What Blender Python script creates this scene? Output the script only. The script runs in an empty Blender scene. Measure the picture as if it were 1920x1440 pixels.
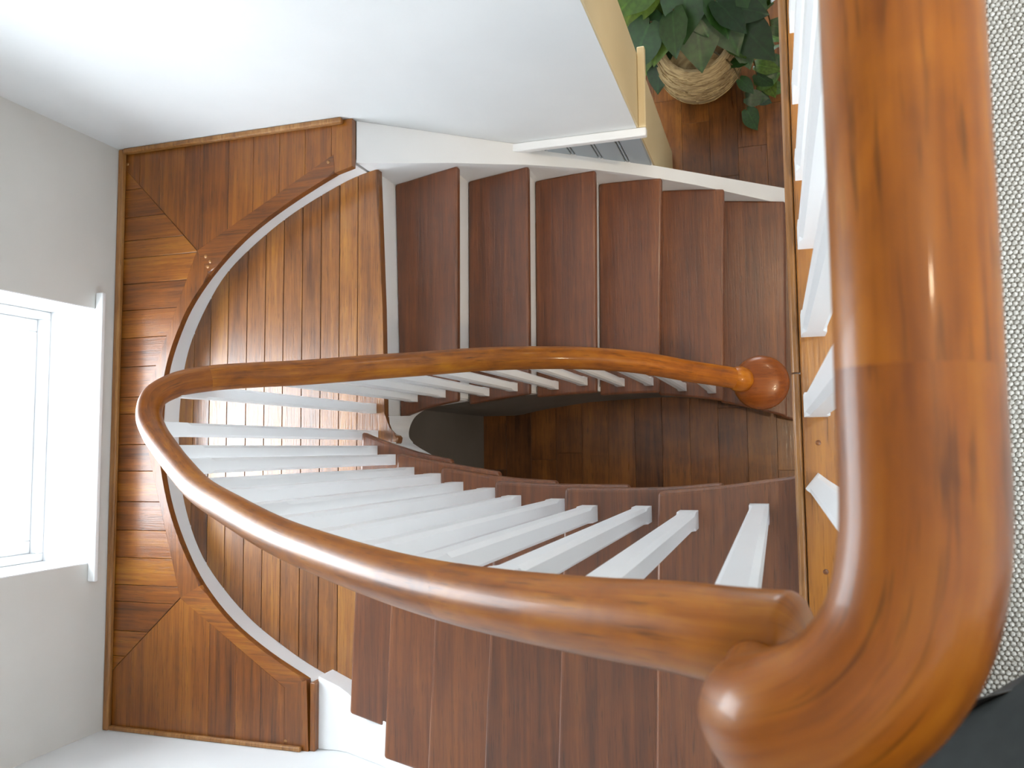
import bpy, bmesh, math, random
from mathutils import Vector, Matrix
random.seed(7)
SC = bpy.context.scene
COL = SC.collection

# ------------------------------------------------------------------ camera
# world: X to the right of the photo, Y to its top, Z up; z = 0 is the upper floor
CAM_H = 1.413
AX = (0.95255548, -0.03335933, -0.30253134)     # world X seen in camera axes (right, down, forward)
AY = (-0.00988058, -0.99684078, 0.07880884)     # world Y
AD = (0.30420458, 0.0720806, 0.94987576)        # straight down
right = Vector((AX[0], AY[0], -AD[0])); down = Vector((AX[1], AY[1], -AD[1])); fwd = Vector((AX[2], AY[2], -AD[2]))
cam = bpy.data.cameras.new('camera'); camo = bpy.data.objects.new('camera', cam); COL.objects.link(camo)
m3 = Matrix((right, -down, -fwd)).transposed()
camo.matrix_world = Matrix.Translation((0, 0, CAM_H)) @ m3.to_4x4()
cam.sensor_fit = 'HORIZONTAL'; cam.sensor_width = 36.0; cam.lens = 1555.0 * 36 / 1920
cam.clip_start = 0.02; cam.clip_end = 100
cam.dof.use_dof = True; cam.dof.focus_distance = 2.1; cam.dof.aperture_fstop = 13
SC.camera = camo

# ------------------------------------------------------------------ light
SC.view_settings.view_transform = 'Standard'; SC.view_settings.look = 'None'
SC.view_settings.gamma = 1.0; SC.view_settings.use_curve_mapping = False
SC.view_settings.exposure = 0.47
SKY = 12.3
world = bpy.data.worlds.new('sky'); SC.world = world; world.use_nodes = True
wn = world.node_tree.nodes; wn.clear()
bg = wn.new('ShaderNodeBackground'); wo = wn.new('ShaderNodeOutputWorld')
bg.inputs[0].default_value = (0.86, 0.94, 1.0, 1); bg.inputs[1].default_value = SKY
world.node_tree.links.new(bg.outputs[0], wo.inputs[0])
def portal(name, loc, rot, sx, sy):
    l = bpy.data.lights.new(name, 'AREA'); o = bpy.data.objects.new(name, l); COL.objects.link(o)
    l.shape = 'RECTANGLE'; l.size = sx; l.size_y = sy; l.cycles.is_portal = True
    o.location = loc; o.rotation_euler = rot

# ------------------------------------------------------------------ materials
def N(nt, t, **kw):
    n = nt.nodes.new(t)
    for k, v in kw.items(): setattr(n, k, v)
    return n
def newmat(name):
    m = bpy.data.materials.new(name); m.use_nodes = True
    nt = m.node_tree; b = nt.nodes['Principled BSDF']
    return m, nt, b
def setin(b, name, v):
    if name in b.inputs: b.inputs[name].default_value = v
def math_(nt, op, a, b_=None, c=None):
    n = N(nt, 'ShaderNodeMath', operation=op)
    for i, v in enumerate((a, b_, c)):
        if v is None: continue
        if isinstance(v, (int, float)): n.inputs[i].default_value = v
        else: nt.links.new(v, n.inputs[i])
    return n.outputs[0]

def wood(name, dark, mid, light, axis='Y', uv=False, rough=0.3, coat=0.35, patch=0.4, vary=0.16, bump=0.25, density=1.0, coat_rough=0.16, spec=.5, blot_s=(7, 5)):
    m, nt, b = newmat(name); L = nt.links
    tc = N(nt, 'ShaderNodeTexCoord'); oi = N(nt, 'ShaderNodeObjectInfo')
    src = tc.outputs['UV'] if uv else tc.outputs['Object']
    off = N(nt, 'ShaderNodeVectorMath', operation='SCALE'); off.inputs[0].default_value = (37.1, 23.7, 51.3)
    L.new(oi.outputs['Random'], off.inputs['Scale'])
    add = N(nt, 'ShaderNodeVectorMath', operation='ADD'); L.new(src, add.inputs[0]); L.new(off.outputs[0], add.inputs[1])
    def stretched(s_across, s_along, detail, dist):
        mp = N(nt, 'ShaderNodeMapping')
        sc = [s_across * density] * 3
        sc['XYZ'.index(axis)] = s_along
        mp.inputs['Scale'].default_value = sc
        L.new(add.outputs[0], mp.inputs['Vector'])
        nz = N(nt, 'ShaderNodeTexNoise'); nz.inputs['Scale'].default_value = 1.0
        nz.inputs['Detail'].default_value = detail; nz.inputs['Distortion'].default_value = dist
        nz.inputs['Roughness'].default_value = 0.6
        L.new(mp.outputs[0], nz.inputs['Vector'])
        return nz.outputs['Fac']
    broad = stretched(34, 1.5, 4, 0.35)
    fine = stretched(150, 5, 3, 0.3)
    pore = stretched(330, 16, 2, 0.0)
    blot = stretched(*blot_s, 3, 0.6)
    v = math_(nt, 'MULTIPLY', broad, 0.50)
    v = math_(nt, 'MULTIPLY_ADD', fine, 0.34, v)
    v = math_(nt, 'MULTIPLY_ADD', blot, patch * 0.5, v)
    v = math_(nt, 'MULTIPLY_ADD', oi.outputs['Random'], vary, v)
    v = math_(nt, 'SUBTRACT', v, 0.5 * patch * 0.5 + vary * 0.5)
    cr = N(nt, 'ShaderNodeValToRGB'); L.new(v, cr.inputs[0])
    e = cr.color_ramp.elements
    e[0].position = 0.20; e[0].color = (*dark, 1); e[1].position = 0.69; e[1].color = (*light, 1)
    q = e.new(0.44); q.color = (*mid, 1)
    pm = N(nt, 'ShaderNodeMapRange'); L.new(pore, pm.inputs[0])
    pm.inputs[1].default_value = 0.28; pm.inputs[2].default_value = 0.42; pm.inputs[3].default_value = 0.55; pm.inputs[4].default_value = 1.0
    mx = N(nt, 'ShaderNodeMix', data_type='RGBA', blend_type='MULTIPLY'); mx.inputs[0].default_value = 1.0
    L.new(cr.outputs[0], mx.inputs[6]); L.new(pm.outputs[0], mx.inputs[7])
    L.new(mx.outputs[2], b.inputs['Base Color'])
    rr = N(nt, 'ShaderNodeMapRange'); L.new(fine, rr.inputs[0]); rr.inputs[3].default_value = rough - .06; rr.inputs[4].default_value = rough + .12
    L.new(rr.outputs[0], b.inputs['Roughness'])
    setin(b, 'Specular IOR Level', spec); setin(b, 'Coat Weight', coat); setin(b, 'Coat Roughness', coat_rough)
    bp = N(nt, 'ShaderNodeBump'); bp.inputs['Strength'].default_value = bump; bp.inputs['Distance'].default_value = 0.0012
    hh = math_(nt, 'MULTIPLY_ADD', pm.outputs[0], 0.6, fine)
    L.new(hh, bp.inputs['Height']); L.new(bp.outputs[0], b.inputs['Normal'])
    if coat: L.new(bp.outputs[0], b.inputs['Coat Normal'])
    return m

def paint(name, col, rough=0.5, bump=0.06, scale=220, tint=0.03):
    m, nt, b = newmat(name); L = nt.links
    tc = N(nt, 'ShaderNodeTexCoord')
    nz = N(nt, 'ShaderNodeTexNoise'); nz.inputs['Scale'].default_value = scale; nz.inputs['Detail'].default_value = 3
    L.new(tc.outputs['Object'], nz.inputs['Vector'])
    n2 = N(nt, 'ShaderNodeTexNoise'); n2.inputs['Scale'].default_value = 3; n2.inputs['Detail'].default_value = 4
    L.new(tc.outputs['Object'], n2.inputs['Vector'])
    cr = N(nt, 'ShaderNodeValToRGB'); L.new(n2.outputs['Fac'], cr.inputs[0])
    e = cr.color_ramp.elements; e[0].position = .3; e[1].position = .7
    e[0].color = (*[max(0, c - tint) for c in col], 1); e[1].color = (*[min(1, c + tint * .4) for c in col], 1)
    L.new(cr.outputs[0], b.inputs['Base Color']); b.inputs['Roughness'].default_value = rough
    bp = N(nt, 'ShaderNodeBump'); bp.inputs['Strength'].default_value = bump; bp.inputs['Distance'].default_value = .001
    L.new(nz.outputs['Fac'], bp.inputs['Height']); L.new(bp.outputs[0], b.inputs['Normal'])
    return m

def rgb(h):
    c = [int(h[i:i + 2], 16) / 255 for i in (0, 2, 4)]
    return tuple(x / 12.92 if x <= .04045 else ((x + .055) / 1.055) ** 2.4 for x in c)

M = {}
M['landing'] = wood('varnished_landing_board', rgb('4a260c'), rgb('85501d'), rgb('b0762c'), 'Y', rough=.34, coat=1.0, coat_rough=.22, bump=.5)
M['tread'] = wood('varnished_tread', rgb('40200c'), rgb('703c18'), rgb('8f5524'), 'Y', vary=.12, rough=.36, bump=.5, coat=.6, coat_rough=.3)
M['ledge_x'] = wood('varnished_ledge_along_x', rgb('42210b'), rgb('804712'), rgb('a86e1e'), 'X', bump=.4)
M['ledge_y'] = wood('varnished_ledge_along_y', rgb('42210b'), rgb('7c4511'), rgb('9f641c'), 'Y', bump=.4)
M['rail'] = wood('polished_handrail', rgb('5e2c06'), rgb('98560a'), rgb('ba7814'), 'Y', uv=True, rough=.38, coat=.15, patch=.9, bump=.05, vary=0, density=.8, coat_rough=.08, spec=.25, blot_s=(34, 12))
M['rail_dark'] = wood('polished_handrail_fitting', rgb('562706'), rgb('8a4b0a'), rgb('a86812'), 'Y', uv=True, rough=.38, coat=.15, patch=.9, bump=.05, vary=0, density=.8, coat_rough=.08, spec=.25, blot_s=(34, 12))
M['cap'] = wood('polished_newel_cap', rgb('5a2a08'), rgb('7e420e'), rgb('985816'), 'X', rough=.36, coat=.1, vary=0, coat_rough=.12, spec=.3)
M['floor'] = wood('hall_floor_board', rgb('40230e'), rgb('76471e'), rgb('9c652a'), 'Y', patch=.9, vary=.16, rough=.28, density=.6)
M['strip'] = wood('floor_edge_strip', rgb('7a4614'), rgb('a86a22'), rgb('c08638'), 'Y', vary=0)
M['trimwood'] = wood('edge_moulding', rgb('5a3414'), rgb('9a6834'), rgb('c29860'), 'Y', vary=0)
M['white'] = paint('white_gloss_paint', (.86, .87, .88), .32, .03)
M['wall'] = paint('wall_emulsion', (.78, .80, .81), .6, .12)
M['taupe'] = paint('taupe_emulsion', (.66, .645, .61), .6, .12)
M['cream'] = paint('cream_emulsion', (.70, .57, .34), .6, .1)
M['blue'] = paint('blue_grey_panel_paint', (.34, .39, .43), .45, .04)
M['ceil'] = paint('ceiling_paint', (.85, .85, .84), .7, .05)
M['darksub'] = paint('dark_subfloor', (.025, .014, .008), .8, .1)
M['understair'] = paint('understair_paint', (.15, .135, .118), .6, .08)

def glass_mat():
    m, nt, b = newmat('window_glass'); nt.nodes.remove(b); L = nt.links
    t = N(nt, 'ShaderNodeBsdfTransparent'); g = N(nt, 'ShaderNodeBsdfGlossy'); g.inputs['Roughness'].default_value = .02
    lw = N(nt, 'ShaderNodeLayerWeight'); lw.inputs[0].default_value = .5
    fr = math_(nt, 'MULTIPLY_ADD', math_(nt, 'POWER', lw.outputs['Facing'], 5.0), .9, .04)
    mx = N(nt, 'ShaderNodeMixShader'); L.new(fr, mx.inputs[0]); L.new(t.outputs[0], mx.inputs[1]); L.new(g.outputs[0], mx.inputs[2])
    L.new(mx.outputs[0], nt.nodes['Material Output'].inputs[0]); return m
M['glass'] = glass_mat()

def emit_mat(name, col, s):
    m, nt, b = newmat(name); b.inputs['Base Color'].default_value = (*col, 1)
    b.inputs['Emission Color'].default_value = (*col, 1); b.inputs['Emission Strength'].default_value = s; return m
M['bulb'] = emit_mat('warm_bulb', (1, .82, .55), 30)

def carpet_mat():
    m, nt, b = newmat('loop_carpet'); L = nt.links
    tc = N(nt, 'ShaderNodeTexCoord'); nz = N(nt, 'ShaderNodeTexNoise'); nz.inputs['Scale'].default_value = 260; nz.inputs['Detail'].default_value = 2
    L.new(tc.outputs['Object'], nz.inputs['Vector'])
    cr = N(nt, 'ShaderNodeValToRGB'); L.new(nz.outputs['Fac'], cr.inputs[0]); e = cr.color_ramp.elements
    e[0].position = .3; e[0].color = (.36, .34, .30, 1); e[1].position = .7; e[1].color = (.60, .58, .54, 1)
    L.new(cr.outputs[0], b.inputs['Base Color']); b.inputs['Roughness'].default_value = .9; return m
M['carpet'] = carpet_mat()
M['carpet_back'] = paint('carpet_backing', (.34, .32, .28), .9, .3)

def cloth(name, col, scale=500):
    m, nt, b = newmat(name); L = nt.links
    tc = N(nt, 'ShaderNodeTexCoord'); w = N(nt, 'ShaderNodeTexWave'); w.inputs['Scale'].default_value = scale; w.inputs['Distortion'].default_value = 2
    L.new(tc.outputs['Object'], w.inputs['Vector'])
    nz = N(nt, 'ShaderNodeTexNoise'); nz.inputs['Scale'].default_value = 60; L.new(tc.outputs['Object'], nz.inputs['Vector'])
    cr = N(nt, 'ShaderNodeValToRGB'); L.new(nz.outputs['Fac'], cr.inputs[0]); e = cr.color_ramp.elements
    e[0].position = .3; e[0].color = (*[c * .85 for c in col], 1); e[1].position = .7; e[1].color = (*[c * 1.15 for c in col], 1)
    L.new(cr.outputs[0], b.inputs['Base Color']); b.inputs['Roughness'].default_value = .85
    bp = N(nt, 'ShaderNodeBump'); bp.inputs['Strength'].default_value = .15; bp.inputs['Distance'].default_value = .0006
    L.new(w.outputs['Fac'], bp.inputs['Height']); L.new(bp.outputs[0], b.inputs['Normal']); return m

# ------------------------------------------------------------------ helpers
def finish(name, bm, mat, parent=None, bevel=0, seg=2, smooth=False, angle=40):
    bmesh.ops.recalc_face_normals(bm, faces=bm.faces)
    me = bpy.data.meshes.new(name); bm.to_mesh(me); bm.free()
    o = bpy.data.objects.new(name, me); COL.objects.link(o)
    if mat: me.materials.append(mat)
    if parent: o.parent = parent
    if bevel:
        b = o.modifiers.new('edge', 'BEVEL'); b.width = bevel; b.segments = seg; b.limit_method = 'ANGLE'; b.angle_limit = math.radians(angle)
        b.harden_normals = False
    if smooth or bevel:
        for p in me.polygons: p.use_smooth = True
        try: me.set_sharp_from_angle(angle=math.radians(50))
        except Exception: pass
        if bevel:
            for p in me.polygons: p.use_smooth = False
    return o
def empty(name, loc=(0, 0, 0)):
    o = bpy.data.objects.new(name, None); COL.objects.link(o); o.location = loc; o.empty_display_size = .1; return o
def tag(o, label=None, cat=None, group=None, kind=None):
    if label: o['label'] = label
    if cat: o['category'] = cat
    if group: o['group'] = group
    if kind: o['kind'] = kind
    return o
def box(bm, x0, x1, y0, y1, z0, z1):
    v = [bm.verts.new((x, y, z)) for z in (z0, z1) for y in (y0, y1) for x in (x0, x1)]
    for f in ((0, 2, 3, 1), (4, 5, 7, 6), (0, 1, 5, 4), (2, 6, 7, 3), (0, 4, 6, 2), (1, 3, 7, 5)):
        bm.faces.new([v[i] for i in f])
def prism(bm, poly, z0, z1):
    n = len(poly)
    a = [bm.verts.new((p[0], p[1], z0)) for p in poly]; b = [bm.verts.new((p[0], p[1], z1)) for p in poly]
    bm.faces.new(a[::-1]); bm.faces.new(b)
    for i in range(n): bm.faces.new((a[i], a[(i + 1) % n], b[(i + 1) % n], b[i]))
def boxobj(name, x0, x1, y0, y1, z0, z1, mat, parent=None, bevel=0, seg=2):
    bm = bmesh.new(); box(bm, x0, x1, y0, y1, z0, z1); return finish(name, bm, mat, parent, bevel, seg)
def prismobj(name, poly, z0, z1, mat, parent=None, bevel=0, seg=2):
    bm = bmesh.new(); prism(bm, clean(poly), z0, z1); return finish(name, bm, mat, parent, bevel, seg)
def nosed(name, poly, z0, z1, mat, parent, test, off=.009, seg=3):
    bm = bmesh.new(); prism(bm, clean(poly), z0, z1)
    ed = [e for e in bm.edges if all(v.co.z > z1 - 1e-5 for v in e.verts) and test((e.verts[0].co + e.verts[1].co) / 2)]
    r_ = bmesh.ops.bevel(bm, geom=ed, offset=off, segments=seg, affect='EDGES', profile=.5)
    for f in r_['faces']: f.smooth = True
    return finish(name, bm, mat, parent)
def clean(poly, eps=1e-4):
    out = []
    for p in poly:
        if not out or abs(p[0] - out[-1][0]) + abs(p[1] - out[-1][1]) > eps: out.append(p)
    if len(out) > 1 and abs(out[0][0] - out[-1][0]) + abs(out[0][1] - out[-1][1]) <= eps: out.pop()
    return out
def clip(poly, ax, lim, keep_less):
    out = []; n = len(poly)
    f = (lambda p: lim - p[ax]) if keep_less else (lambda p: p[ax] - lim)
    for i in range(n):
        p, q = poly[i], poly[(i + 1) % n]; a, b = f(p), f(q)
        if a >= 0: out.append(p)
        if (a >= 0) != (b >= 0):
            t = a / (a - b); out.append((p[0] + t * (q[0] - p[0]), p[1] + t * (q[1] - p[1])))
    return clean(out) if len(out) >= 3 else []
def strip_clip(poly, ax, a, b):
    p = clip(poly, ax, a, False)
    return clip(p, ax, b, True) if p else []
def interp(tab, x):
    if x <= tab[0][0]: return tab[0][1]
    for (x0, y0), (x1, y1) in zip(tab, tab[1:]):
        if x <= x1: return y0 + (y1 - y0) * (x - x0) / (x1 - x0)
    return tab[-1][1]
def catmull(pts, n=6):
    pts = [Vector(p) for p in pts]; out = []
    P = [2 * pts[0] - pts[1]] + pts + [2 * pts[-1] - pts[-2]]
    for i in range(1, len(P) - 2):
        p0, p1, p2, p3 = P[i - 1:i + 3]
        # centripetal
        t0 = 0; t1 = t0 + max(1e-6, (p1 - p0).length) ** .5; t2 = t1 + max(1e-6, (p2 - p1).length) ** .5; t3 = t2 + max(1e-6, (p3 - p2).length) ** .5
        for k in range(n):
            t = t1 + (t2 - t1) * k / n
            A1 = (t1 - t) / (t1 - t0) * p0 + (t - t0) / (t1 - t0) * p1
            A2 = (t2 - t) / (t2 - t1) * p1 + (t - t1) / (t2 - t1) * p2
            A3 = (t3 - t) / (t3 - t2) * p2 + (t - t2) / (t3 - t2) * p3
            B1 = (t2 - t) / (t2 - t0) * A1 + (t - t0) / (t2 - t0) * A2
            B2 = (t3 - t) / (t3 - t1) * A2 + (t - t1) / (t3 - t1) * A3
            out.append((t2 - t) / (t2 - t1) * B1 + (t - t1) / (t2 - t1) * B2)
    out.append(pts[-1]); return out
def tube(bm, path, rad, ns=10, cap=True, uv=True):
    n = len(path); rings = []; fr = None; L = 0
    lay = bm.loops.layers.uv.verify() if uv else None
    ts = []
    for i in range(n):
        t = (path[min(i + 1, n - 1)] - path[max(i - 1, 0)]).normalized(); ts.append(t)
    nrm = ts[0].orthogonal().normalized(); lens = [0]
    for i in range(n):
        if i: lens.append(lens[-1] + (path[i] - path[i - 1]).length)
        nrm = (nrm - ts[i] * nrm.dot(ts[i])).normalized(); bi = ts[i].cross(nrm)
        r = rad[i] if isinstance(rad, (list, tuple)) else rad
        rings.append([bm.verts.new(path[i] + nrm * (r * math.cos(2 * math.pi * k / ns)) + bi * (r * math.sin(2 * math.pi * k / ns))) for k in range(ns)])
    for i in range(n - 1):
        for k in range(ns):
            f = bm.faces.new((rings[i][k], rings[i][(k + 1) % ns], rings[i + 1][(k + 1) % ns], rings[i + 1][k])); f.smooth = True
            if uv:
                r = .03
                for lp, (ii, kk) in zip(f.loops, ((i, k), (i, k + 1), (i + 1, k + 1), (i + 1, k))):
                    a = 2 * math.pi * kk / ns
                    lp[lay].uv = (kk / ns * 2 * math.pi * r, lens[ii])
    if cap:
        bm.faces.new(rings[0][::-1]); bm.faces.new(rings[-1])
def lathe(bm, prof, cx, cy, ns=32):
    rings = []
    for r, z in prof:
        rings.append([bm.verts.new((cx + r * math.cos(2 * math.pi * k / ns), cy + r * math.sin(2 * math.pi * k / ns), z)) for k in range(ns)] if r > 1e-5 else [bm.verts.new((cx, cy, z))])
    for a, b in zip(rings, rings[1:]):
        for k in range(ns):
            k2 = (k + 1) % ns
            if len(a) == 1: bm.faces.new((a[0], b[k], b[k2]))
            elif len(b) == 1: bm.faces.new((a[k], a[k2], b[0]))
            else: bm.faces.new((a[k], a[k2], b[k2], b[k]))
    for f in bm.faces: f.smooth = True

R = .171                 # rise
ZL = -7 * R              # half landing
ZG = -15 * R             # ground floor
ZD = ZL + .12            # timber ledge under the window
XW, YT, YB = -2.344, 1.149, -.99     # stair-well walls
XR, YF = 1.75, 3.4                   # far sides of the hall
ZC = 2.4

# ------------------------------------------------------------------ room shell
WY0, WY1, WZ0, WZ1 = -.389, .527, -.985, .75     # stair window opening
bm = bmesh.new()
x0 = XW - .34
box(bm, x0, XW, YB - .2, WY0, ZG, ZC); box(bm, x0, XW, WY1, YT + .277, ZG, ZC)
box(bm, x0, XW, WY0, WY1, ZG, WZ0); box(bm, x0, XW, WY0, WY1, WZ1, ZC)
wl = tag(finish('wall_left', bm, M['taupe']), 'taupe plaster wall pierced by the bright stair window', 'wall', kind='structure')
XE = -.445
bm = bmesh.new(); box(bm, XW, XE, YT, YT + .277, ZG, ZC)
wb = tag(finish('wall_back', bm, M['wall']), 'pale white plaster wall rising beside the upper edge of the stairs', 'wall', kind='structure')
tag(boxobj('end_face', XE, XE + .006, YT + .001, YT + .277, ZG, ZC, M['cream'], wb), 'cream painted end face of the wall')
HX0, HX1, HZ0, HZ1 = .65, 1.7, .45, 2.2
bm = bmesh.new()
box(bm, XW, HX0, YB - .2, YB, ZG, ZC); box(bm, HX1, XR, YB - .2, YB, ZG, ZC); box(bm, HX0, HX1, YB - .2, YB, ZG, HZ0); box(bm, HX0, HX1, YB - .2, YB, HZ1, ZC)
wf = tag(finish('wall_front', bm, M['wall']), 'white plaster wall at the near edge of the stairs', 'wall', kind='structure')
tag(boxobj('wall_right', XR, XR + .2, YB - .2, YF, ZG, ZC, M['wall']), 'plain wall of the upper hall behind the photographer', 'wall', kind='structure')
# far wall with the glazed opening of the ground-floor hall
FX0, FX1, FZ0, FZ1 = -1.5, .0, ZG + .1, -1.1
bm = bmesh.new()
box(bm, XW - .34, FX0, YF, YF + .2, ZG, ZC); box(bm, FX1, .4, YF, YF + .2, ZG, ZC); box(bm, 1.4, XR + .2, YF, YF + .2, ZG, ZC); box(bm, .4, 1.4, YF, YF + .2, ZG, .9); box(bm, .4, 1.4, YF, YF + .2, 2.0, ZC)
box(bm, FX0, FX1, YF, YF + .2, FZ1, ZC); box(bm, FX0, FX1, YF, YF + .2, ZG, FZ0)
tag(finish('wall_far', bm, M['wall']), 'far hall wall beyond the plant', 'wall', kind='structure')
bm = bmesh.new(); box(bm, XW - .34, XW, YT + .277, YF, ZG, ZC)
tag(finish('wall_side', bm, M['cream']), 'side wall of the ground-floor room beyond the stairs', 'wall', kind='structure')
tag(boxobj('ceiling', XW - .34, XR + .2, YB - .2, YF + .2, ZC, ZC + .12, M['ceil']), 'flat white ceiling over stairs and hall', 'ceiling', kind='structure')

# ground floor: boards along Y over a dark sub floor
fl = tag(boxobj('floor', XW - .34, XR + .2, YB - .2, YF + .2, ZG - .1, ZG - .02, M['darksub']), 'glossy dark brown timber floor of the ground-floor hall', 'floor', kind='structure')
pl_me = []
for Lb in (.62, .85, 1.1):
    bm = bmesh.new(); box(bm, 0, .129, 0, Lb - .001, -.02, 0)
    bmesh.ops.bevel(bm, geom=[e for e in bm.edges if all(v.co.z > -.001 for v in e.verts)], offset=.0005, segments=1, affect='EDGES')
    me = bpy.data.meshes.new('plank'); bm.to_mesh(me); bm.free(); me.materials.append(M['floor']); pl_me.append((Lb, me))
rp = random.Random(3)
x = -1.56
while x < .72:
    y = YB + rp.uniform(-.5, 0) - .0
    while y < 3.3:
        Lb, me = rp.choice(pl_me)
        o = bpy.data.objects.new('plank', me); COL.objects.link(o); o.parent = fl; o.location = (x, y, ZG); y += Lb
    x += .13
bm = bmesh.new(); box(bm, XW, -1.562, YB, YF, ZG - .02, ZG - .001); box(bm, x, XR, YB, YF, ZG - .02, ZG - .001)
finish('floor_margin', bm, M['floor'], fl)

# upper floor slabs (the hall at the right, the room behind the wall at the left)
bm = bmesh.new(); box(bm, .052, XR, YB, YF, -.27, -.026)
uf = tag(finish('upper_floor', bm, M['white']), 'upper hall floor slab carrying carpet and timber edge', 'floor', kind='structure')
tag(boxobj('upper_room_floor', XW, -.75, YT + .277, YF, -.27, 0, M['white']), 'floor slab of the upper room behind the white wall', 'floor', kind='structure')

# timber edge of the upper floor
tr = tag(empty('trim_1'), 'honey brown timber strip edging the upper floor under the white balusters', 'trim', kind='structure')
boxobj('edge_strip', .0395, .094, YB + .002, YF - .002, -.03, .0, M['strip'], tr, .002)
bm = bmesh.new()
prof = [(.030, -.034), (.0255, -.028), (.0255, -.010), (.0285, -.004), (.034, -.002), (.0375, -.004), (.039, -.008), (.039, -.034)]
ys = [(YB + .002, .118), (.12, 1.36), (1.362, 2.4), (2.402, YF - .002)]
for a, b in ys:
    va = [bm.verts.new((p[0], a, p[1])) for p in prof]; vb = [bm.verts.new((p[0], b, p[1])) for p in prof]
    bm.faces.new(va); bm.faces.new(vb[::-1])
    for i in range(len(prof)): bm.faces.new((va[i], va[(i + 1) % 8], vb[(i + 1) % 8], vb[i]))
finish('nosing_moulding', bm, M['trimwood'], tr, .001)
boxobj('fascia', .04, .052, YB + .002, YF - .002, -.27, -.034, M['white'], tr)
for (px, py) in ((.066, -.197), (.062, .006), (.066, .82)):
    bm = bmesh.new(); lathe(bm, [(0, .0006), (.0042, .0006), (.0048, -.002)], px, py, 12); finish('screw_plug', bm, M['ledge_x'], tr)

# ------------------------------------------------------------------ staircase
st = tag(empty('staircase', (0, 0, 0)), 'curved timber staircase with white risers turning at a boarded half landing', 'staircase')
# plan curves of the open well (eye) and of the outer edges
EU = [(-1.34, .106), (-1.328, .112), (-1.287, .130), (-1.23, .149), (-1.16, .164), (-1.092, .176), (-.974, .192), (-.874, .205), (-.76, .211), (-.66, .215), (-.56, .219), (-.447, .219), (-.32, .206), (-.2, .188), (-.08, .159), (.08, .112)]
EL = [(-1.32, .070), (-1.299, .062), (-1.2, .026), (-1.088, -.008), (-.98, -.029), (-.872, -.046), (-.76, -.064), (-.657, -.076), (-.55, -.082), (-.44, -.084), (-.33, -.084), (-.22, -.082), (-.1, -.071), (.027, -.053), (.06, -.048)]
OU = [(-1.36, 1.000), (-1.327, 1.003), (-1.2, 1.026), (-1.088, 1.045), (-.97, 1.06), (-.868, 1.074), (-.75, 1.083), (-.642, 1.089), (-.52, 1.089), (-.408, 1.085), (-.29, 1.078), (-.174, 1.066), (.067, 1.039), (.2, 1.02), (.5, .97)]
OL = [(-1.40, -.815), (-1.353, -.834), (-1.226, -.864), (-1.14, -.895), (-.9, -.945), (-.72, -.984), (.2, -.984)]
def samples(a, b, n): return [a + (b - a) * i / n for i in range(n + 1)]

UN = {0: (-1.298, -1.320), 1: (-1.092, -1.089), 2: (-.872, -.868), 3: (-.655, -.644), 4: (-.440, -.409), 5: (-.203, -.175), 6: (.042, .066), 7: (.27, .295)}  # nosing X (inner, outer)
def unx(k, y):
    i, o = UN[k]; return i + (o - i) * (y - .18) / .88
TH = .034
for k in range(1, 8):
    yi = interp(EU, UN[k][0]); yo = interp(OU, UN[k][1])
    nf = [(unx(k, y), y) for y in samples(yi, yo, 3)]                    # front, from well to wall
    xb_o = unx(k - 1, 1.03) - .022; xb_i = unx(k - 1, .16) - .022
    outer = [(x, interp(OU, x)) for x in samples(UN[k][1], xb_o, 5)][1:]
    inner = [(x, interp(EU, x)) for x in samples(xb_i, UN[k][0], 7)][:-1]
    z = ZL - R * k
    prismobj('tread', nf + outer + inner, z - TH, z, M['tread'], st, .009, 3)
for k in range(0, 8):
    za, zb = ZL - R * (k + 1), ZL - R * k - TH
    bm = bmesh.new(); y0 = interp(EU, UN[k][0] - .03) + (.022 if k else -.012); y1 = interp(OU, UN[k][1]) + .004
    prism(bm, [(unx(k, y0) - .024, y0), (unx(k, y1) - .024, y1), (unx(k, y1) - .042, y1), (unx(k, y0) - .042, y0)], za - .01, zb)
    finish('riser', bm, M['white'], st)

LN = {1: (-.217, .03), 2: (-.440, .042), 3: (-.658, .05), 4: (-.873, .053), 5: (-1.089, .046), 6: (-1.300, .043)}
def lnx(k, y):
    if k == 0: return .026
    x, s = LN[k]; return x + s * (y + .04)
for k in range(1, 7):
    yi = interp(EL, LN[k][0]); z = -R * k
    xo = lnx(k, -.9); yo = interp(OL, xo)
    front = [(lnx(k, y), y) for y in samples(yo, yi, 3)]
    xe = lnx(k - 1, -.06) + (.11 if k > 1 else .035); xbo = lnx(k - 1, -.95) + .034
    inner = [(x, interp(EL, x)) for x in samples(LN[k][0], xe, 8)][1:]
    # the inner return nosing runs on under the next tread
    back = [(xe, interp(EL, xe) - .05), (lnx(k - 1, -.14) + .034, interp(EL, xe) - .06)] if k > 1 else []
    outer = [(x, interp(OL, x)) for x in samples(xbo, xo, 4)][:-1]
    prismobj('tread', front + inner + back + outer, z - TH, z, M['tread'], st, .009, 3)
for k in range(0, 7):
    za, zb = -R * (k + 1), -R * k - TH
    if k == 0: continue
    bm = bmesh.new(); yi = interp(EL, LN[k][0] + .03) - .022; yo = interp(OL, LN[k][0]) + .02
    prism(bm, [(lnx(k, yi) + .026, yi), (lnx(k, yo) + .026, yo), (lnx(k, yo) + .044, yo), (lnx(k, yi) + .044, yi)], za - .01, zb)
    finish('riser', bm, M['white'], st)

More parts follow.
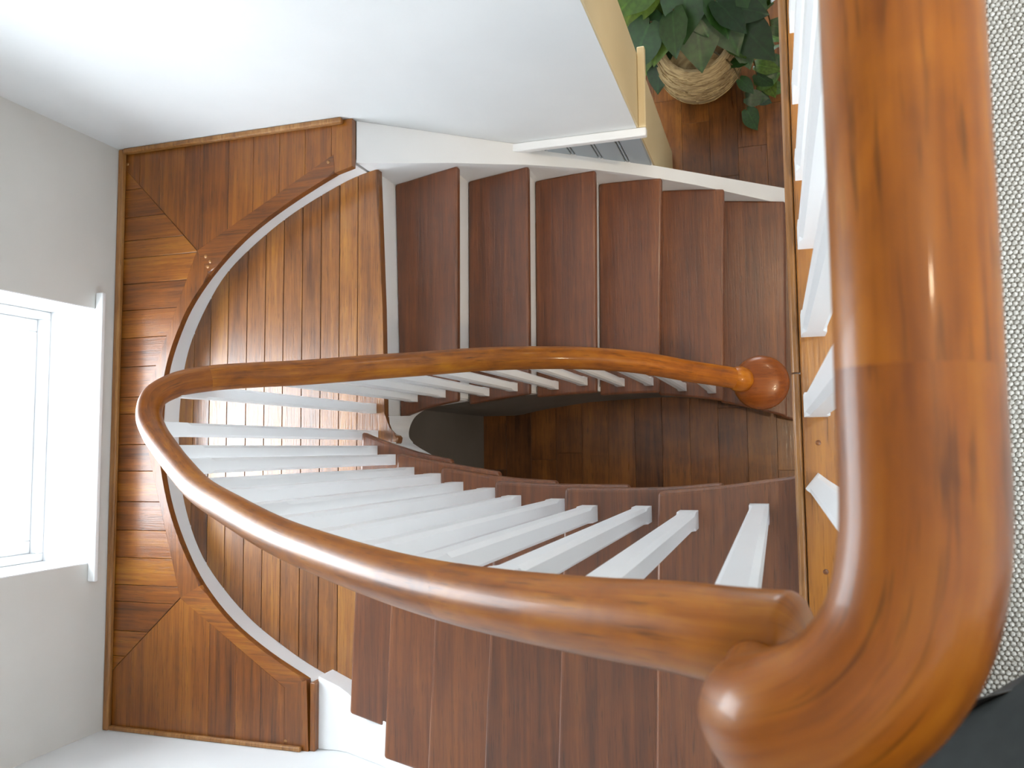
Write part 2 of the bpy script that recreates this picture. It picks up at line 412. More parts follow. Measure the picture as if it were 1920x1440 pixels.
# half landing: boards along Y clipped to the curved outline
BASE = [(-1.327, 1.003), (-1.41, .985), (-1.487, .958), (-1.661, .880), (-1.794, .800), (-1.95, .677), (-2.04, .555), (-2.105, .428), (-2.135, .330), (-2.152, .2), (-2.157, .1), (-2.153, 0), (-2.141, -.116), (-2.103, -.252), (-2.038, -.384), (-1.938, -.502), (-1.816, -.608), (-1.687, -.688), (-1.585, -.742), (-1.451, -.798), (-1.37, -.826)]
base = [(p.x, p.y) for p in catmull([(x, y, 0) for x, y in BASE], 4)]
tongue = [(-1.345, -.83), (-1.272, -.10), (-1.268, -.02), (-1.258, .018), (-1.247, .028), (-1.244, .044), (-1.250, .052), (-1.268, .058), (-1.285, .074), (-1.294, .095), (-1.298, .13), (-1.306, .5)]
LP = base + tongue
seams = [-2.18, -2.094, -2.022, -1.944, -1.862, -1.784, -1.707, -1.629, -1.552, -1.477, -1.404, -1.2]
subl = [p for p in base if p[0] < -1.385]
ld = tag(prismobj('half_landing', subl, ZL - .16, ZL - .0225, M['darksub'], st), 'half landing')
for a, b in zip(seams, seams[1:]):
    p = strip_clip(LP, 0, a + .0014, b - .0014)
    if p:
        last = b > -1.3
        if last: nosed('landing_board', p, ZL - .034, ZL, M['landing'], ld, lambda c: c.x > -1.335 and c.y < .995)
        else: prismobj('landing_board', p, ZL - .022, ZL, M['landing'], ld, .0007, 1)
prismobj('landing_soffit', subl, ZL - .20, ZL - .161, M['white'], st)

# white inner string wrapping the well: lower edge of the upper flight, round the apex, along the lower flight
def ribbon(pts, mat, name, parent, th):
    """pts: list of (x, y, nx, ny, ztop, zbot)"""
    bm = bmesh.new(); prev = None
    for (x, y, nx, ny, zt, zb) in pts:
        cur = [bm.verts.new((x, y, zb)), bm.verts.new((x, y, zt)), bm.verts.new((x + nx * th, y + ny * th, zt)), bm.verts.new((x + nx * th, y + ny * th, zb))]
        if prev:
            for i in range(4): bm.faces.new((prev[i], prev[(i + 1) % 4], cur[(i + 1) % 4], cur[i]))
        else: bm.faces.new(cur)
        prev = cur
    bm.faces.new(prev[::-1])
    return finish(name, bm, mat, parent)
def unose(x): return ZL - R * (x + 1.298) / .2195          # pitch line of the lower (ground) flight
def lnose(x): return R * x / .2185 - .0                     # pitch line of the upper flight
pts = []
xs = samples(.03, -1.26, 90)
for x in xs:
    y = interp(EL, x) - .020
    k = 1
    for kk in range(1, 7):
        if x < lnx(kk, 0) + .03: k = kk + 1
    zt = -R * k - TH if k <= 6 else ZL - .03
    pts.append((x, y, 0, -1, zt, lnose(x) - .30 - .06 * max(0, (-x - .9) / .36)))
apex = catmull([(-1.26, .026, 0), (-1.292, .05, 0), (-1.303, .085, 0), (-1.292, .128, 0), (-1.26, .157, 0)], 6)
for i, p in enumerate(apex[1:-1]):
    tt = (i + 1) / (len(apex) - 1); pts.append((p.x, p.y, -1, 0, ZL - .03 if p.y < .126 else ZL - R - TH + .002, -1.36 - .115 * tt))
for x in samples(-1.26, .28, 110):
    y = interp(EU, x) + .017
    k = 0
    for kk in range(0, 8):
        if x > unx(kk, .18) - .03: k = kk + 1
    zt = ZL - R * k - TH
    pts.append((x, y, 0, 1, zt, max(ZG, unose(x) - .25)))
ribbon(pts, M['white'], 'inner_string', st, .018)
# spandrel under the ground flight and the closing wall under the landing
sp = []
for x in samples(-1.42, .25, 40):
    y = interp(EU, max(x, -1.3)) + .022
    if x < -1.25: y = .17
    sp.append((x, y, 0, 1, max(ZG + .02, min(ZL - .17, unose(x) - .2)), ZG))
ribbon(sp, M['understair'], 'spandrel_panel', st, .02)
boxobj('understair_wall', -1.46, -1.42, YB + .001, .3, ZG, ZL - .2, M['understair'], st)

# outer string of the ground flight: raked white top, filling out to the plaster wall, free standing past its end
def ztop(x):
    return interp([(-1.40, -1.100), (-1.36, -1.106), (-.95, -1.455), (-.44, -1.872), (.1, -2.30), (.55, -2.56)], x)
bm = bmesh.new(); prev = None
xs = samples(-1.362, XE, 30) + samples(XE + .0001, .52, 24)
for x in xs:
    yi = interp(OU, x) - .001
    yo = YT - .0005 if x <= XE else yi + .042
    if x > XE: yo = interp([(XE, 1.137), (.1, 1.108), (.6, 1.05)], x)
    zt = ztop(x); zb = max(ZG, zt - .42)
    cur = [bm.verts.new(c) for c in ((x, yi, zb), (x, yi, zt), (x, yo, zt), (x, yo, zb))]
    if prev:
        for i in range(4): bm.faces.new((prev[i], prev[(i + 1) % 4], cur[(i + 1) % 4], cur[i]))
    else: bm.faces.new(cur)
    prev = cur
bm.faces.new(prev[::-1])
finish('outer_string', bm, M['white'], st, .003, 2)
# raked white string on the near side, below the tread ends of the upper flight
bm = bmesh.new(); prev = None
for x in samples(-1.495, .02, 40):
    yi = interp([(-1.50, -.770), (-1.45, -.790), (-1.40, -.81)] + OL[1:-2] + [(-.7, -.97), (.2, -.97)], x) + .02
    zt = interp([(-1.495, -1.105), (-1.40, -1.11), (-1.2, -1.02), (.02, -.08)], x) - .0; zb = zt - .3
    cur = [bm.verts.new(c) for c in ((x, yi, zb), (x, yi, zt), (x, YB + .0005, zt), (x, YB + .0005, zb))]
    if prev:
        for i in range(4): bm.faces.new((prev[i], prev[(i + 1) % 4], cur[(i + 1) % 4], cur[i]))
    else: bm.faces.new(cur)
    prev = cur
bm.faces.new(prev[::-1])
finish('outer_string', bm, M['white'], st, .003, 2)

# ------------------------------------------------------------------ timber ledge under the window
lg = tag(empty('window_ledge', (-2.0, .1, ZD)), 'timber ledge of mitred boards curving around the half landing below the window', 'ledge')
def inl(o):  # keep world coordinates under an offset parent
    o.matrix_parent_inverse = Matrix.Translation(-lg.location); return o
NOSE = [(-1.363, .977), (-1.5, .917), (-1.669, .832), (-1.8, .748), (-1.931, .630), (-2.02, .518), (-2.073, .411), (-2.106, .317), (-2.126, .2), (-2.132, .1), (-2.130, .02), (-2.118, -.060), (-2.08, -.2), (-2.017, -.338), (-1.942, -.455), (-1.823, -.574), (-1.676, -.67), (-1.522, -.747)]
def outw(x, y):
    v = Vector((x + 1.5, y - .11)).normalized(); return (x + .013 * v.x, y + .013 * v.y)
nose = [(p.x, p.y) for p in catmull([(*outw(x, y), 0) for x, y in NOSE], 4)]
A, B, C, Dd, Ee = (-1.436, 1.027), (-1.993, .735), (-2.232, .156), (-2.035, -.513), (-1.605, -.790)
T0 = ZD - .028
def nseg(i0, i1): return nose[i0 * 4:i1 * 4 + 1]
top_poly = [(XW, YT), (-1.363, YT), (-1.363, .977), nose[2], A, B, (XW, 1.095)]
left_poly = [(XW, 1.095), B, C, Dd, (XW, -.801)]
bot_poly = [(XW, -.801), Dd, Ee, (-1.605, YB), (XW, YB)]
def shrink(poly, d=.0011):
    cx = sum(p[0] for p in poly) / len(poly); cy = sum(p[1] for p in poly) / len(poly)
    return [(p[0] + d * (1 if p[0] < cx else -1), p[1] + d * (1 if p[1] < cy else -1)) for p in poly]
top_poly, left_poly, bot_poly = shrink(top_poly), shrink(left_poly), shrink(bot_poly)
def inset(x, y):
    v = Vector((x + 1.5, y - .11)).normalized(); return (x + .03 * v.x, y + .03 * v.y)
inl(prismobj('ledge_base', [(XW, YT), (-1.40, YT)] + [inset(*p) for p in nose[3:-3]] + [(-1.56, YB), (XW, YB)], T0 - .010, T0 - .0005, M['darksub'], lg))
for a, b in zip([-2.36, -2.26, -2.166, -2.053, -1.987, -1.864, -1.76, -1.652, -1.548, -1.444], [-2.26, -2.166, -2.053, -1.987, -1.864, -1.76, -1.652, -1.548, -1.444, -1.3]):
    p = strip_clip(top_poly, 0, a + .0005, b - .0005)
    if p: inl(prismobj('ledge_board', p, T0, ZD, M['ledge_y'], lg, .0009, 1))
ysm = [1.12, .995, .886, .797, .73, .632, .532, .428, .32, .207, .145, .032, -.065, -.176, -.279, -.378, -.476, -.536, -.64, -.73, -.82]
for b, a in zip(ysm, ysm[1:]):
    p = strip_clip(left_poly, 1, a + .0008, b - .0008)
    if p: inl(prismobj('ledge_board', p, T0, ZD, M['ledge_x'], lg, .0011, 1))
for a, b in zip([-2.36, -2.24, -2.13, -2.02, -1.91, -1.80, -1.70], [-2.24, -2.13, -2.02, -1.91, -1.80, -1.70, -1.6]):
    p = strip_clip(bot_poly, 0, a + .0003, b - .0003)
    if p: inl(prismobj('ledge_board', p, T0, ZD, M['ledge_y'], lg, .0006, 1))
def near_nose(c): return min((c.x - q[0]) ** 2 + (c.y - q[1]) ** 2 for q in nose) < .024 ** 2
def border(poly, mat): inl(nosed('ledge_border', poly, T0 + .002, ZD + .0008, mat, lg, near_nose, .011, 3))
border([A, B] + nseg(0, 4)[::-1][:-2] , M['ledge_x'])
border([B, C, Dd] + nseg(4, 14)[::-1], M['ledge_y'])
border([Dd, Ee] + nseg(14, 17)[::-1], M['ledge_x'])
border([Ee, (-1.605, YB), (-1.513, YB), nose[-1]], M['ledge_y'])
inl(boxobj('ledge_end', -1.512, -1.492, YB, -.768, ZD - .05, ZD - .004, M['ledge_y'], lg, .003))
# white curved upstand between landing and ledge
bm = bmesh.new(); prev = None
for i, (x, y) in enumerate(base):
    if x > -1.365 and y > 0: continue
    a = Vector(base[max(i - 1, 0)]); b = Vector(base[min(i + 1, len(base) - 1)]); t = (b - a).normalized(); n = Vector((t.y, -t.x))
    q = (x - abs(n.x) * .03 * (1 if x < -1.4 else .0), y)
    nn = n if (Vector((x, y)) + n - Vector((-1.6, .1))).length > (Vector((x, y)) - n - Vector((-1.6, .1))).length else -n
    zt = ZD - .03
    cur = [bm.verts.new(c) for c in ((x, y, ZL - .03), (x, y, zt), (x + nn.x * .025, y + nn.y * .025, zt), (x + nn.x * .025, y + nn.y * .025, ZL - .03))]
    if prev:
        for k in range(4): bm.faces.new((prev[k], prev[(k + 1) % 4], cur[(k + 1) % 4], cur[k]))
    else: bm.faces.new(cur)
    prev = cur
bm.faces.new(prev[::-1])
inl(finish('curved_upstand', bm, M['white'], lg))
# skirting mouldings round the ledge
inl(boxobj('skirting', XW, XW + .024, YB, YT, ZD + .0005, ZD + .022, M['trimwood'], lg, .006, 2))
inl(boxobj('skirting', XW + .024, -1.395, YT - .020, YT, ZD + .0005, ZD + .026, M['trimwood'], lg, .006, 2))
inl(boxobj('skirting', XW + .024, -1.535, YB, YB + .016, ZD + .0005, ZD + .018, M['trimwood'], lg, .005, 2))
for (px, py) in ((-1.455, 1.003), (-1.955, .71), (-1.935, .690), (-1.945, .672), (-2.318, 1.095), (-1.60, -.965)):
    bm = bmesh.new(); lathe(bm, [(0, ZD + .0022), (.0062, ZD + .0022), (.007, ZD - .002)], px, py, 12); inl(finish('screw_plug', bm, M['trimwood'], lg))

# ------------------------------------------------------------------ stair window
w1 = tag(empty('window_1', (-2.5, .07, WZ0)), 'bright white casement window with deep reveal and projecting sill above the ledge', 'window', kind='structure')
def inw(o): o.matrix_parent_inverse = Matrix.Translation(-w1.location); return o
bm = bmesh.new(); prism(bm, [(-2.62, WY0 + .001), (XW + .001, WY0 + .001), (XW + .001, WY0 - .062), (-2.312, WY0 - .062), (-2.312, WY1 + .056), (XW + .001, WY1 + .056), (XW + .001, WY1 - .001), (-2.62, WY1 - .001)], WZ0 + .0005, WZ0 + .018)
inw(finish('window_sill', bm, M['white'], w1, .004))
for a, b in ((WY0, WY0 + .004), (WY1 - .004, WY1)): inw(boxobj('reveal', -2.62, XW, a, b, WZ0 + .018, WZ1, M['white'], w1))
inw(boxobj('reveal', -2.62, XW, WY0, WY1, WZ1 - .004, WZ1, M['white'], w1))
def frame(x0, x1, y0, y1, z0, z1, w):
    bm = bmesh.new(); box(bm, x0, x1, y0, y0 + w, z0, z1); box(bm, x0, x1, y1 - w, y1, z0, z1); box(bm, x0, x1, y0 + w, y1 - w, z0, z0 + w); box(bm, x0, x1, y0 + w, y1 - w, z1 - w, z1); return bm
inw(finish('window_frame', frame(-2.60, -2.545, WY0 + .005, WY1 - .005, WZ0 + .019, WZ1 - .005, .028), M['white'], w1, .003))
inw(finish('casement', frame(-2.615, -2.575, WY0 + .034, WY1 - .034, WZ0 + .048, WZ1 - .034, .045), M['white'], w1, .004))
inw(boxobj('pane', -2.598, -2.594, WY0 + .08, WY1 - .08, WZ0 + .094, WZ1 - .08, M['glass'], w1))
portal('window_portal', (-2.66, .07, -.11), Vector((1, 0, 0)).to_track_quat('-Z', 'Y').to_euler(), .95, 1.75)
# glazed opening of the ground-floor hall, beyond the plant
w2 = tag(empty('window_2', ((FX0 + FX1) / 2, YF + .1, FZ0)), 'tall glazed opening in the far wall of the ground-floor hall', 'window', kind='structure')
def inw2(o): o.matrix_parent_inverse = Matrix.Translation(-w2.location); return o
bm = bmesh.new()
for (a, b, c, d) in ((FX0, FX0 + .06, FZ0, FZ1), (FX1 - .06, FX1, FZ0, FZ1), (FX0 + .06, FX1 - .06, FZ0, FZ0 + .08), (FX0 + .06, FX1 - .06, FZ1 - .06, FZ1), (-.78, -.72, FZ0 + .08, FZ1 - .06)):
    box(bm, a, b, YF + .07, YF + .13, c, d)
inw2(finish('window_frame', bm, M['white'], w2, .004))
for a, b in ((FX0 + .06, -.78), (-.72, FX1 - .06)): inw2(boxobj('pane', a, b, YF + .098, YF + .102, FZ0 + .08, FZ1 - .06, M['glass'], w2))
portal('hall_portal', (-.75, YF + .25, -1.8), Vector((0, -1, 0)).to_track_quat('-Z', 'Y').to_euler(), 1.6, 1.5)

w3 = tag(empty('window_3', ((HX0 + HX1) / 2, YB - .1, HZ0)), 'white framed hall window behind the photographer', 'window', kind='structure')
def inw3(o): o.matrix_parent_inverse = Matrix.Translation(-w3.location); return o
bm = bmesh.new(); xm = (HX0 + HX1) / 2
for (a, b, c, d) in ((HX0, HX0 + .05, HZ0, HZ1), (HX1 - .05, HX1, HZ0, HZ1), (HX0 + .05, HX1 - .05, HZ0, HZ0 + .05), (HX0 + .05, HX1 - .05, HZ1 - .05, HZ1), (xm - .03, xm + .03, HZ0 + .05, HZ1 - .05)):
    box(bm, a, b, YB - .14, YB - .08, c, d)
inw3(finish('window_frame', bm, M['white'], w3, .004))
for a, b in ((HX0 + .05, xm - .03), (xm + .03, HX1 - .05)): inw3(boxobj('pane', a, b, YB - .112, YB - .108, HZ0 + .05, HZ1 - .05, M['glass'], w3))
portal('upper_hall_portal', (xm, YB - .22, (HZ0 + HZ1) / 2), Vector((0, 1, 0)).to_track_quat('-Z', 'Z').to_euler(), 1.05, 1.75)

w4 = tag(empty('fill_window', (.9, YF + .1, .9)), 'added white framed window at the far end of the upper hall, brightening the stairs', 'window', kind='structure')  # unseen window, added to brighten the near wall and the treads
def inw4(o): o.matrix_parent_inverse = Matrix.Translation(-w4.location); return o
bm = bmesh.new()
for (a, b, c, d) in ((.4, .45, .9, 2.0), (1.35, 1.4, .9, 2.0), (.45, 1.35, .9, .95), (.45, 1.35, 1.95, 2.0), (.87, .93, .95, 1.95)):
    box(bm, a, b, YF + .07, YF + .13, c, d)
inw4(finish('window_frame', bm, M['white'], w4, .004))
for a, b in ((.45, .87), (.93, 1.35)): inw4(boxobj('pane', a, b, YF + .098, YF + .102, .95, 1.95, M['glass'], w4))
portal('far_hall_portal', (.9, YF + .25, 1.45), Vector((0, -1, 0)).to_track_quat('-Z', 'Z').to_euler(), 1.0, 1.1)

# ------------------------------------------------------------------ dado cap and blue panelling on the white wall
ZP = -1.487
tr2 = tag(empty('trim_2'), 'white capping rail over blue grey tongue and groove boards at the wall end', 'trim', kind='structure')
bm = bmesh.new(); box(bm, -.955, XE + .034, YT - .032, YT - .0003, ZP - .03, ZP); finish('capping_rail', bm, M['white'], tr2, .005, 3)
tag(boxobj('capping_return', XE + .0065, XE + .034, YT, YT + .30, ZP - .03, ZP, M['cream'], tr2, .004, 3), 'end of the capping rail with warm light put into its cream colour')  # cream colour stands in for warm light from downstairs on the return
boxobj('panel_back', -.99, XE - .0005, YT - .004, YT - .0004, ZG + .3, ZP - .03, M['blue'], tr2)
xx = XE - .001
while xx > -.97:
    boxobj('panel_board', xx - .076, xx, YT - .014, YT - .004, ZG + .3, ZP - .03, M['blue'], tr2, .002, 1)
    boxobj('bead', xx - .088, xx - .0805, YT - .013, YT - .004, ZG + .3, ZP - .03, M['blue'], tr2, .002, 1)
    xx -= .0925

# ------------------------------------------------------------------ balustrade: one continuous handrail and its balusters
bs = tag(empty('stair_balustrade', (0, 0, 0)), 'continuous polished timber handrail on white square balusters winding around the open well', 'balustrade')
RP = [(-.085, .205, -1.240), (-.145, .216, -1.194), (-.234, .228, -1.125), (-.377, .251, -1.014), (-.514, .259, -.908), (-.644, .256, -.807), (-.768, .247, -.711), (-.886, .232, -.619), (-.977, .221, -.548), (-1.148, .199, -.415), (-1.235, .190, -.340), (-1.30, .178, -.262), (-1.345, .159, -.200), (-1.371, .128, -.160), (-1.366, .088, -.140), (-1.33, .050, -.115), (-1.25, .006, -.062), (-1.161, -.03, .003), (-1.041, -.069, .093), (-.862, -.099, .230), (-.693, -.121, .361), (-.546, -.131, .475), (-.393, -.136, .595), (-.297, -.135, .669), (-.218, -.131, .731), (-.128, -.124, .800), (-.068, -.118, .846), (-.025, -.116, .877), (.000, -.1148, .890), (.014, -.1142, .896)]
RQ = [(-.016, -.126, .870), (-.0165, -.126, .93), (-.0165, -.123, .985), (-.0105, -.118, 1.022), (.003, -.1125, 1.046), (.024, -.100, 1.055), (.042, -.077, 1.056), (.051, -.045, 1.056), (.053, .03, 1.056), (.053, .2, 1.056), (.053, .7, 1.056), (.053, 1.3, 1.056), (.053, 2.4, 1.056)]
rail_lo = catmull(RP, 9); rail_hi = catmull(RQ, 9); rail = rail_lo + rail_hi
RR = [(-2.0, .0325), (-1.24, .0325), (-.9, .0325), (-.5, .0325), (-.25, .031), (-.16, .0285), (.0, .0265), (.3, .027), (.6, .0275), (.8, .029), (.9, .0305), (2, .0305)]
def rail_len(path, a, b, mat, tip=False):
    seg = path[a * 9:b * 9 + 1]; rad = [interp(RR, p.z) for p in seg]
    if path is rail_hi: rad = [interp([(.87, .016), (.96, .018), (1.02, .027), (1.045, .0305)], p.z) for p in seg]
    if tip:
        for q in range(8): rad[-1 - q] *= math.sqrt(max(.02, 1 - ((7.6 - q) / 8) ** 2))
    bm = bmesh.new(); tube(bm, seg, rad, 28)
    return finish('handrail', bm, mat, bs, smooth=True)
rail_len(rail_lo, 0, 11, M['rail']); tag(rail_len(rail_lo, 11, 15, M['rail_dark']), 'dark turned handrail fitting over the half landing')
rail_len(rail_lo, 15, 23, M['rail']); rail_len(rail_lo, 23, len(RP) - 1, M['rail'], True)
q9 = RQ.index((.053, .03, 1.056))
tag(rail_len(rail_hi, 0, q9, M['rail_dark']), 'sweeping handrail bend joining the level rail'); rail_len(rail_hi, q9, len(RQ) - 1, M['rail'])
# newel with mushroom cap
NX, NY = -.042, .199
nw = boxobj('newel', NX - .036, NX + .036, NY - .036, NY + .036, ZL - 6 * R, -1.29, M['white'], bs, .006)
bm = bmesh.new(); lathe(bm, [(0, -1.225), (.02, -1.2255), (.047, -1.229), (.068, -1.237), (.080, -1.249), (.0845, -1.263), (.081, -1.276), (.063, -1.287), (.045, -1.293), (0, -1.294)], NX, NY, 48)
finish('newel_cap', bm, M['cap'], nw, smooth=True)
bm = bmesh.new(); tube(bm, [Vector(p) for p in ((-.128, .2135, -1.208), (-.118, .212, -1.214), (-.104, .209, -1.222), (-.09, .207, -1.234), (-.08, .205, -1.243))], [.030, .037, .040, .037, .026], 20); finish('rail_collar', bm, M['rail'], bs, smooth=True)

def baluster(x, y, z0, rot=0, w=.034):
    near = [p for p in rail if (p.x - x) ** 2 + (p.y - y) ** 2 < .09 and p.z > z0 + .5]
    p = min(near, key=lambda q: (q.x - x) ** 2 + (q.y - y) ** 2 + (0 if q.z < z0 + 1.25 else 9))
    y = max(p.y - .006, min(p.y + .006, y))
    h = p.z - (.012 if p.z < 1 else .026) - z0
    bm = bmesh.new(); s = w / 2; c = .006
    def ring(z, ch, ss):
        q = []
        for sx, sy in ((1, 1), (-1, 1), (-1, -1), (1, -1)):
            a = (sx * ss, sy * (ss - ch)); b = (sx * (ss - ch), sy * ss)
            q += [a, b] if sx * sy > 0 else [b, a]
        return [bm.verts.new((u, v, z)) for u, v in q]
    e = .0006
    rs = [ring(0, e, s), ring(.050, e, s), ring(.068, c, s * .97), ring(h - .10, c, s * .97), ring(h - .085, e, s), ring(h, e, s)]
    bm.faces.new(rs[0][::-1]); bm.faces.new(rs[-1])
    for a, b in zip(rs, rs[1:]):
        for i in range(8): bm.faces.new((a[i], a[(i + 1) % 8], b[(i + 1) % 8], b[i]))
    o = finish('baluster', bm, M['white'], bs); o.location = (x, y, z0); o.rotation_euler = (0, 0, rot)
BU = [(-1.264, .206), (-1.154, .210), (-1.046, .231), (-.934, .243), (-.820, .256), (-.705, .259), (-.591, .263), (-.476, .263), (-.365, .249), (-.247, .236)]
for i, (x, y) in enumerate(BU): baluster(x, y, ZL - R * (1 + i // 2), w=.032)
BL = [(-.035, -.119), (-.161, -.134), (-.272, -.137), (-.387, -.137), (-.502, -.134), (-.610, -.127), (-.735, -.117), (-.825, -.102), (-.961, -.084), (-1.046, -.066), (-1.189, -.036), (-1.254, -.001)]
for i, (x, y) in enumerate(BL): baluster(x, y, -R * (1 + i // 2))
baluster(-1.338, .054, ZL); baluster(-1.345, .146, ZL)
for i in range(14): baluster(.0605 if i else .0625, -.064 + .1295 * i, 0, rot=(.9 if i == 0 else 0), w=.037 if i else .032)

# ------------------------------------------------------------------ carpet on the upper floor
cp = tag(empty('carpet', (.7, .4, 0)), 'beige grey loop pile carpet covering the upper hall floor', 'carpet')
def inc(o): o.matrix_parent_inverse = Matrix.Translation(-cp.location); return o
inc(boxobj('backing', .0955, XR - .001, YB + .001, YF - .001, -.026, -.006, M['carpet_back'], cp))
verts = []; faces = []; rc = random.Random(5)
s = .0082; nx = int((.75 - .097) / s); ny = int((1.35 + .75) / (s * .87))
for j in range(ny):
    for i in range(nx):
        x = .1005 + i * s + (s / 2 if j % 2 else 0) + rc.uniform(-.0006, .0006); y = -.75 + j * s * .87 + rc.uniform(-.0006, .0006)
        r = s * .56; hz = .0005 + rc.uniform(-.001, .0008); b0 = len(verts); a0 = rc.uniform(0, 1)
        for (rr, zz) in ((r, -.0075), (r * .85, hz - .003), (r * .42, hz)):
            for k in range(5): verts.append((x + rr * math.cos(a0 + k * 1.2566), y + rr * math.sin(a0 + k * 1.2566), zz))
        for q in (0, 5):
            for k in range(5): faces.append((b0 + q + k, b0 + q + (k + 1) % 5, b0 + q + 5 + (k + 1) % 5, b0 + q + 5 + k))
        faces.append(tuple(b0 + 10 + k for k in range(5)))
me = bpy.data.meshes.new('pile'); me.from_pydata(verts, [], faces); me.materials.append(M['carpet'])
for p in me.polygons: p.use_smooth = True
po = bpy.data.objects.new('pile', me); COL.objects.link(po); po.parent = cp; inc(po); tag(po, kind='stuff')
inc(boxobj('pile_margin', .756, XR - .002, YB + .002, YF - .002, -.006, .0, M['carpet'], cp)); inc(boxobj('pile_margin', .0975, .756, 1.36, YF - .002, -.006, .0, M['carpet'], cp))

# ------------------------------------------------------------------ potted plant on the ground floor
PX, PY = -.285, 1.79
pp = tag(empty('potted_plant', (PX, PY, ZG)), 'trailing green heart leaf plant in a woven straw ball basket on the hall floor', 'plant')
def straw():
    m, nt, b = newmat('woven_straw'); L = nt.links
    tc = N(nt, 'ShaderNodeTexCoord'); mp = N(nt, 'ShaderNodeMapping'); mp.inputs['Scale'].default_value = (14, 14, 90); L.new(tc.outputs['Object'], mp.inputs[0])
    nz = N(nt, 'ShaderNodeTexNoise'); nz.inputs['Scale'].default_value = 1; nz.inputs['Detail'].default_value = 5; nz.inputs['Distortion'].default_value = 1.5; L.new(mp.outputs[0], nz.inputs['Vector'])
    cr = N(nt, 'ShaderNodeValToRGB'); L.new(nz.outputs['Fac'], cr.inputs[0]); e = cr.color_ramp.elements
    e[0].position = .32; e[0].color = (.20, .125, .05, 1); e[1].position = .62; e[1].color = (.56, .42, .22, 1)
    L.new(cr.outputs[0], b.inputs['Base Color']); b.inputs['Roughness'].default_value = .8
    bp = N(nt, 'ShaderNodeBump'); bp.inputs['Strength'].default_value = .8; bp.inputs['Distance'].default_value = .006; L.new(nz.outputs['Fac'], bp.inputs['Height']); L.new(bp.outputs[0], b.inputs['Normal'])
    return m
M['straw'] = straw()
bm = bmesh.new(); lathe(bm, [(0, .012), (.09, .012), (.125, .05), (.158, .12), (.170, .20), (.165, .27), (.148, .335), (.130, .37), (.116, .362), (.116, .33), (0, .33)], 0, 0, 40); pot = finish('basket_pot', bm, M['straw'], pp, smooth=True); pot.scale = (1.18, 1.18, 1.05)
rs = random.Random(11)
bm = bmesh.new()
for i in range(90):     # loose strands wound around the basket
    z = .06 + .28 * rs.random(); a0 = rs.uniform(0, 6.28); n = 12; tilt = rs.uniform(-.05, .05); pts = []
    for k in range(n):
        a = a0 + k * .13; zz = min(.36, max(.03, z + tilt * (k / n) + .004 * math.sin(k * 1.7)))
        rr = interp([(.03, .108), (.05, .125), (.12, .158), (.20, .170), (.27, .165), (.335, .148), (.37, .13)], zz) + .002
        pts.append(Vector((rr * math.cos(a), rr * math.sin(a), zz)))
    tube(bm, pts, .0022, 5, uv=False)
tag(finish('straw_strand', bm, M['straw'], pot), kind='stuff')
bm = bmesh.new(); lathe(bm, [(0, .0), (.105, .0), (.118, .012), (.114, .012), (.1, .006), (0, .006)], 0, 0, 32); finish('saucer', bm, paint('terracotta', (.24, .09, .05), .6), pp, smooth=True)
bm = bmesh.new(); lathe(bm, [(0, .336), (.06, .338), (.115, .332)], 0, 0, 20); finish('soil', bm, paint('potting_soil', (.03, .02, .014), .95, .5, 60), pp)
def leafmat():
    m, nt, b = newmat('plant_leaf'); L = nt.links
    oi = N(nt, 'ShaderNodeObjectInfo'); tc = N(nt, 'ShaderNodeTexCoord')
    cr = N(nt, 'ShaderNodeValToRGB'); L.new(oi.outputs['Random'], cr.inputs[0]); e = cr.color_ramp.elements
    e[0].position = 0; e[0].color = (.008, .03, .008, 1); e[1].position = 1; e[1].color = (.10, .16, .02, 1); q = e.new(.5); q.color = (.022, .07, .012, 1)
    nz = N(nt, 'ShaderNodeTexNoise'); nz.inputs['Scale'].default_value = 9; L.new(tc.outputs['Object'], nz.inputs['Vector'])
    mr = N(nt, 'ShaderNodeMapRange'); L.new(nz.outputs['Fac'], mr.inputs[0]); mr.inputs[1].default_value = .3; mr.inputs[2].default_value = .7; mr.inputs[3].default_value = .7; mr.inputs[4].default_value = 1.3
    sx = N(nt, 'ShaderNodeSeparateXYZ'); L.new(tc.outputs['Object'], sx.inputs[0])
    vein = N(nt, 'ShaderNodeMapRange'); L.new(math_(nt, 'ABSOLUTE', sx.outputs[0]), vein.inputs[0]); vein.inputs[1].default_value = .01; vein.inputs[2].default_value = .03; vein.inputs[3].default_value = 1.5; vein.inputs[4].default_value = 1.0
    mul = math_(nt, 'MULTIPLY', mr.outputs[0], vein.outputs[0])
    mx = N(nt, 'ShaderNodeMix', data_type='RGBA', blend_type='MULTIPLY'); mx.inputs[0].default_value = 1; L.new(cr.outputs[0], mx.inputs[6]); L.new(mul, mx.inputs[7])
    L.new(mx.outputs[2], b.inputs['Base Color']); b.inputs['Roughness'].default_value = .38; setin(b, 'Subsurface Weight', 0)
    return m
M['leaf'] = leafmat()
